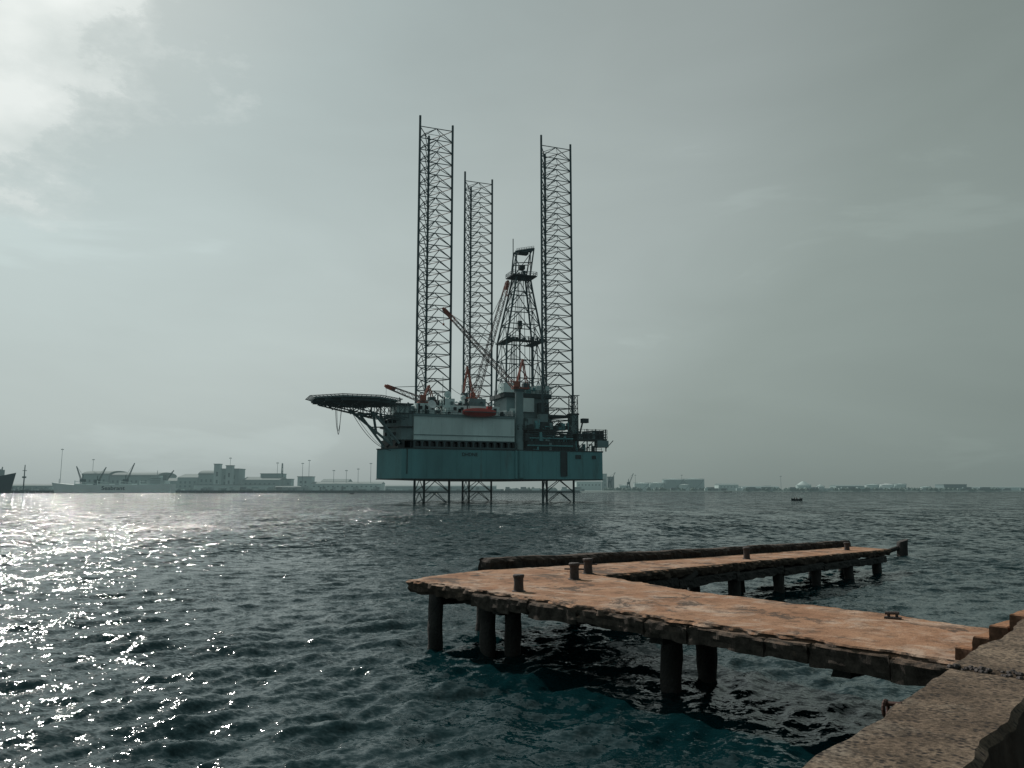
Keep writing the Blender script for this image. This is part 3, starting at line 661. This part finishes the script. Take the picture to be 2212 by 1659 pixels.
# ------------------------------------------------------------ far shore (haze painted in: pale, low-contrast colours with a faint glow)
HZ = lambda n, c, a=.075: simple(n, c, .9, .12, .03, haze_glow=a)  # distance haze put into colour and emission
H_L = HZ('hazed_wall', (.34, .43, .42)); H_M = HZ('hazed_cladding', (.21, .29, .29), .072); H_D = HZ('hazed_steel', (.12, .18, .185), .065); H_W = HZ('hazed_white', (.56, .63, .62)); H_B = HZ('hazed_navy', (.04, .09, .11), .03); H_R = HZ('hazed_roof', (.12, .17, .17), .075)
mb = MB()
mb.prism([(-4000, 1008), (90, 1008), (200, 1395), (2200, 1400), (9000, 2200), (9000, 5200), (-4000, 5200)], -3, 2.2, 0, top=[(-4000, 1014), (84, 1014), (196, 1402), (2200, 1408), (9000, 2210), (9000, 5200), (-4000, 5200)])
mb.build('ground', [simple('port_ground', (.16, .22, .21), .95, .2, .02, haze_glow=.05)])

def block(name, x0, x1, y, z, depth=40, roof='flat', mat=H_L, win=True):
    e = empty(name, ((x0+x1)/2, y, 2.1)); w_ = (x1-x0)/2; h = z-2.1
    mb = MB(); hb = h if roof == 'flat' else h*.78
    mb.box(-w_, w_, 0, depth, 0, hb); mb.build('walls', [mat], e)
    mb = MB()
    if roof == 'flat': mb.box(-w_-.6, w_+.6, -.6, depth+.6, hb+.02, hb+.8)
    elif roof == 'gable':   # ridge runs along the quay
        vs = [(-w_-.5, -.6, hb+.02), (w_+.5, -.6, hb+.02), (w_+.5, depth+.6, hb+.02), (-w_-.5, depth+.6, hb+.02), (-w_-.5, depth/2, h), (w_+.5, depth/2, h)]
        mb.add(vs, [(0, 1, 5, 4), (2, 3, 4, 5), (0, 4, 3), (1, 2, 5), (3, 2, 1, 0)])
    else:
        rs = [[(x, depth/2-(depth/2+.6)*math.cos(math.pi*i/10), hb+.02+(h-hb)*math.sin(math.pi*i/10)) for i in range(11)] for x in (-w_-.5, -w_*.93, w_*.93, w_+.5)]
        mb.rings(rs)
    mb.build('roof', [H_R], e)
    if win:
        mb = MB(); k = -w_+3
        while k < w_-3:
            mb.box(k, k+2.4, -.12, -.02, hb*.55, hb*.72)
            if hb > 16: mb.box(k, k+2.4, -.12, -.02, hb*.28, hb*.42)
            k += 6
        mb.build('windows', [H_D], e)
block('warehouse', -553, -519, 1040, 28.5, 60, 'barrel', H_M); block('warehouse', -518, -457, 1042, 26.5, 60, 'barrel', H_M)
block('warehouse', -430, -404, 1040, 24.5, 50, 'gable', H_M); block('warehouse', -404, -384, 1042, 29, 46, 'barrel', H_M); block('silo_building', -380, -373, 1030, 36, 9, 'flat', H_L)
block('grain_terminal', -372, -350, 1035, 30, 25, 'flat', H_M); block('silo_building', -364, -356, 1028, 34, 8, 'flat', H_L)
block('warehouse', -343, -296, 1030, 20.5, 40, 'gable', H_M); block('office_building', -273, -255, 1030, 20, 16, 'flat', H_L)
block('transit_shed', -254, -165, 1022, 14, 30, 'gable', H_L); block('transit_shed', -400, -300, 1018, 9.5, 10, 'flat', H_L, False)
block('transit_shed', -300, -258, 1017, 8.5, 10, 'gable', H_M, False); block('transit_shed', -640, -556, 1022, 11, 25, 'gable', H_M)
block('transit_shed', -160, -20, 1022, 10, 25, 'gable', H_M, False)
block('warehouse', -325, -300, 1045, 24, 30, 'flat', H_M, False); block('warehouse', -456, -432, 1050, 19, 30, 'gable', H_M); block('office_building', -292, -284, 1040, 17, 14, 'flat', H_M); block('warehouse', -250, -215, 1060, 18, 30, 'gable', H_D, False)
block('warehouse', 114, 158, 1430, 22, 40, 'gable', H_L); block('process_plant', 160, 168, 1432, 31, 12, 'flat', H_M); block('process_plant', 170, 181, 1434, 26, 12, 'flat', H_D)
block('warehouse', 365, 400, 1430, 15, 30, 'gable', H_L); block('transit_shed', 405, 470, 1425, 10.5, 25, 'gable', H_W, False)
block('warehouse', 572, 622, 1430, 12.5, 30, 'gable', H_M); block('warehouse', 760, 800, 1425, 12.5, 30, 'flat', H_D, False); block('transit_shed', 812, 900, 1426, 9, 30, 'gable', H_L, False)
def tank(x, y, r, z, mat=H_L, dome=.12):
    mb = MB(); n = 28; rs = [[(r*q*math.cos(2*math.pi*i/n), r*q*math.sin(2*math.pi*i/n), zz) for i in range(n)] for zz, q in ((0, 1), (z-2.2, 1), (z-2.1, 1.012), (z-1.8, 1.012), (z-1.75, 1), (z-1.7+r*dome, .15))]
    mb.rings(rs); mb.path([(r*1.02*math.cos(a), r*1.02*math.sin(a), (z-2)*(t)) for t, a in [(k/10, -1.9+k*.13) for k in range(11)]], .4, m=1)
    mb.rail([(r*math.cos(a), r*math.sin(a), z-1.7) for a in [2*math.pi*i/16 for i in range(17)]], 1.2, 4, .12, 1)
    o = mb.build('storage_tank', [mat, H_D]); o.location = (x, y, 2.1)
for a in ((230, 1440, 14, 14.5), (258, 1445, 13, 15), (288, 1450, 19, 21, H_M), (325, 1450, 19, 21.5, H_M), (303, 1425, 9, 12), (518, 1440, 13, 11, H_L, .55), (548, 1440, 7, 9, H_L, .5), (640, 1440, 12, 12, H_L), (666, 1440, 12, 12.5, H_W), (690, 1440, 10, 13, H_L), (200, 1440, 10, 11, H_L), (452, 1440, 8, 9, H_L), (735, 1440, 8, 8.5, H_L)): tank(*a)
mastm = H_D
for px, y, top in ((-575, 1030, 56), (-550, 1060, 44), (-370, 1060, 46), (-302, 1040, 39), (-267, 1030, 38), (-260, 1035, 42), (-180, 1030, 38), (-227, 1030, 29), (-211, 1030, 29), (-196, 1030, 31), (475, 1430, 28), (300, 1430, 30), (218, 1430, 30)):
    mb = MB(); mb.tube((0, 0, 0), (0, 0, top-2.1), .34, 8, .2); mb.tube((-1.5, 0, top-3), (1.5, 0, top-3), .25, 6); mb.box(-1.6, -.7, -.4, .4, top-3.6, top-2.7); mb.box(.7, 1.6, -.4, .4, top-3.6, top-2.7)
    o = mb.build('floodlight_mast', [mastm]); o.location = (px, y, 2.1)
mb = MB(); mb.truss((0, 0, 0), (0, 0, 36), 3, 1, 9, .3, .2, up=(0, 1, 0)); o = mb.build('radio_mast', [H_D]); o.location = (-300, 1055, 2.1)
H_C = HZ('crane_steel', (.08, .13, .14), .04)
def portcrane(x, y, h, dxt, dzt):
    mb = MB()
    for a, b in ((-4, -4), (4, -4), (4, 4), (-4, 4)): mb.tube((a, b, 0), (a*.4, b*.4, h*.55), .5, 6)
    mb.box(-2.6, 2.6, -2.5, 2.5, h*.55, h*.55+4); mb.tube((0, 0, h*.55+3.5), (0, 0, h), .6, 6)
    mb.truss((2*np.sign(dxt), 0, h*.55+3), (dxt, 0, dzt), 1.5, .6, 9, .18, .1, up=(0, 1, 0)); mb.tube((0, 0, h), (dxt, 0, dzt), .15, 5)
    o = mb.build('harbour_crane', [H_C]); o.location = (x, y, 2.1)
portcrane(-540, 1018, 20, -9, 31); portcrane(-522, 1019, 19, 10, 30); portcrane(-486, 1018, 20, 10, 35); portcrane(-437, 1018, 17, 11, 26)
portcrane(172, 1425, 24, 10, 32); portcrane(205, 1425, 20, 9, 30)
mb = MB(); r2 = random.Random(5)
def blob(x, y, z, r, m):
    n = 6
    rs = [[(x+r*q*math.cos(2*math.pi*i/n+r)*(1+.3*r2.random()), y+r*q*math.sin(2*math.pi*i/n+r), z+zz*r*(.8+.5*r2.random())) for i in range(n)] for zz, q in ((0, .8), (.5, 1), (1.0, .6), (1.25, .15))]
    mb.rings(rs, m)
for _ in range(900):
    x = r2.uniform(150, 1100); 
    if noise.noise(Vector((x*.012, 0, 0))) > -.15: blob(x, 1406+r2.uniform(0, 25), 2.0, r2.uniform(1.2, 4.2), 0)
for _ in range(420):
    x = r2.uniform(-680, 80)
    if noise.noise(Vector((x*.02, 5, 0))) > -.1: blob(x, 1030+r2.uniform(0, 8), 2.0, r2.uniform(1, 3.6), 0)
mb.build('shoreline_trees', [HZ('hazed_foliage', (.10, .16, .145), .055)])
mb = MB()
for _ in range(260):
    x = r2.uniform(-640, 84); a = r2.uniform(2, 9); mb.box(x, x+a, 1014.5, 1017, 2.1, 2.1+r2.choice((2.6, 2.6, 3.5, 5.2)), r2.choice((0, 1, 2)))
for _ in range(160):
    x = r2.uniform(196, 1100); a = r2.uniform(2, 14); mb.box(x, x+a, 1408, 1412, 2.1, 2.1+r2.choice((2, 3, 4, 6)), r2.choice((0, 1, 1, 2)))
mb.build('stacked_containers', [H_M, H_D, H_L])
mb = MB(); mb.box(-4000, 84, 1005.5, 1007.9, -3, 3.0)
for x in np.arange(-690, 84, 9): mb.tube((x, 1005, -2), (x, 1005, 2.4), .7, 6)
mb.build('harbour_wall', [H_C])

def ship(name, x0, x1, y, beam, zd, zb, mat, bow=1):
    e = empty(name, ((x0+x1)/2, y, 0)); Lh = (x1-x0)/2; mb = MB(); rs = []
    for k in range(25):
        t = k/24; u = -1+2*t; b = bow*u
        wd = beam/2*(1 if b < .55 else max(.02, 1-((b-.55)/.45)**1.8)); wd *= (1 if b > -.8 else .8+.2*(b+1)/.2)
        top = zd+(zb-zd)*max(0, (b-.55)/.45)**1.2 + (1.2 if b < -.8 else 0)
        rs.append([(u*Lh, s_*wd*q, zz) for s_, q, zz in ((-1, .7, -3), (-1, .9, 0), (-1, 1.0, top), (1, 1.0, top), (1, .9, 0), (1, .7, -3))])
    for k in range(25):
        b = bow*(-1+2*k/24)
        if b > .7:
            rs[k] = [(p[0]-bow*Lh*.07*((b-.7)/.3)*(1-max(0, p[2])/zb), p[1], p[2]) for p in rs[k]]
    mb.rings(rs); mb.build('hull', [mat], e); return e, Lh
e, Lh = ship('cargo_ship', -560, -412, 985, 20, 9.6, 12.6, H_W, -1)
mb = MB()
mb.box(Lh*.62, Lh*.9, -8, 8, 10.0, 15, 0); mb.box(Lh*.66, Lh*.84, -7, 7, 15.05, 18.5, 0); mb.box(Lh*.68, Lh*.80, -9, 9, 18.55, 20.6, 0); mb.box(Lh*.84, Lh*.89, -3, 3, 15.1, 22, 1)
mb.tube((Lh*.73, 0, 20), (Lh*.73, 0, 27), .3, 6, m=1)
for z_ in (12, 14.5, 17): mb.box(Lh*.665, Lh*.83, -8.15, -8.02, z_-.5, z_+.4, 1)
for x in (-.62, -.25, .12, .45):
    mb.tube((x*Lh, 0, 9), (x*Lh, 0, 15), .5, 8, m=0); mb.tube((x*Lh, 0, 14), (x*Lh+14, 0, 12.5), .3, 6, m=0); mb.box(x*Lh+3, x*Lh+18, -7, 7, 9.7, 11, 0)
mb.tube((-Lh*.88, 0, 11), (-Lh*.88, 0, 17), .3, 6, m=1)
mb.build('superstructure', [H_L, H_D], e)
text('ship_name', 'Seabrant', (6, -10.25, 5.6), (math.pi/2, 0, 0), 6.4, H_B, e, 1.25)
e, Lh = ship('tanker_ship', -760, -592, 965, 24, 15, 24, H_B, 1)
mb = MB(); mb.box(-Lh*.9, -Lh*.6, -10, 10, 15.1, 33, 1)
for x in (.2, .5, .8): mb.tube((Lh*x, 0, 15), (Lh*x, 0, 31), .6, 8, m=0); mb.tube((Lh*x, 0, 29), (Lh*x-9, 0, 24), .4, 6, m=0)
mb.box(Lh*.68, Lh*.8, -5, 5, 16, 27.5, 0)
mb.build('superstructure', [H_D, H_L], e)
mb = MB(); mb.tube((0, 0, -3), (0, 0, 34), .9, 8, .5); mb.box(-1.6, 1.6, -1.6, 1.6, 18, 20); mb.box(-2.4, 2.4, -2, 2, -3, 3.4); mb.tube((-2.5, 0, 27), (2.5, 0, 27), .35, 6)
o = mb.build('navigation_beacon', [H_C]); o.location = (-594, 985, 0)

# small open boats with people
def boat(x, y, L_, n, rz, name='fishing_boat'):
    e = empty(name, (x, y, 0), rz); mb = MB(); rs = []
    for k in range(15):
        t = k/14; u = -1+2*t; wd = .75*max(.05, 1-abs(u)**2.6); sh = .55+.45*abs(u)**2.2
        rs.append([(u*L_/2, wd*q, z_) for q, z_ in ((-.5, -.25), (-.95, .15), (-1, sh), (-.86, sh), (-.8, .25), (.8, .25), (.86, sh), (1, sh), (.95, .15), (.5, -.25))])
    mb.rings(rs); 
    for u in (-.5, 0, .45): mb.box(u*L_/2-.12, u*L_/2+.12, -.6, .6, .42, .47)
    mb.build('hull', [simple('boat_paint', (.03, .045, .05), .6)], e)
    for i in range(n):
        px = (-.32+.64*i/max(1, n-1))*L_*.8 if n > 1 else 0
        mb = MB(); yy = .25 if i % 2 else -.2
        mb.rings([[(px+a*math.cos(t)*(1)+lean, yy+b*math.sin(t), z_) for t in [2*math.pi*j/10 for j in range(10)]] for z_, a, b, lean in ((.47, .2, .2, 0), (.6, .2, .21, .0), (.85, .16, .2, .03), (1.05, .17, .24, .06), (1.13, .1, .14, .07), (1.17, .06, .06, .08), (1.22, .075, .07, .09), (1.32, .1, .085, .1), (1.42, .06, .05, .1))])
        for s_ in (-1, 1):
            mb.tube((px+.02, yy+s_*.1, .55), (px+.42, yy+s_*.13, .58), .09, 8, .07); mb.tube((px+.42, yy+s_*.13, .58), (px+.42, yy+s_*.13, .27), .065, 8, .05)
            mb.tube((px+.06, yy+s_*.22, 1.03), (px+.18, yy+s_*.26, .78), .055, 8, .045); mb.tube((px+.18, yy+s_*.26, .78), (px+.38, yy+s_*.15, .7), .042, 8, .035)
        mb.build('person_%d' % (i+1), [simple('clothes', (.06, .05, .05), .9)], e, True)
boat(113, 322, 4.6, 3, .1); boat(333, 1250, 12, 2, 0); boat(-150, 760, 4, 1, .2)
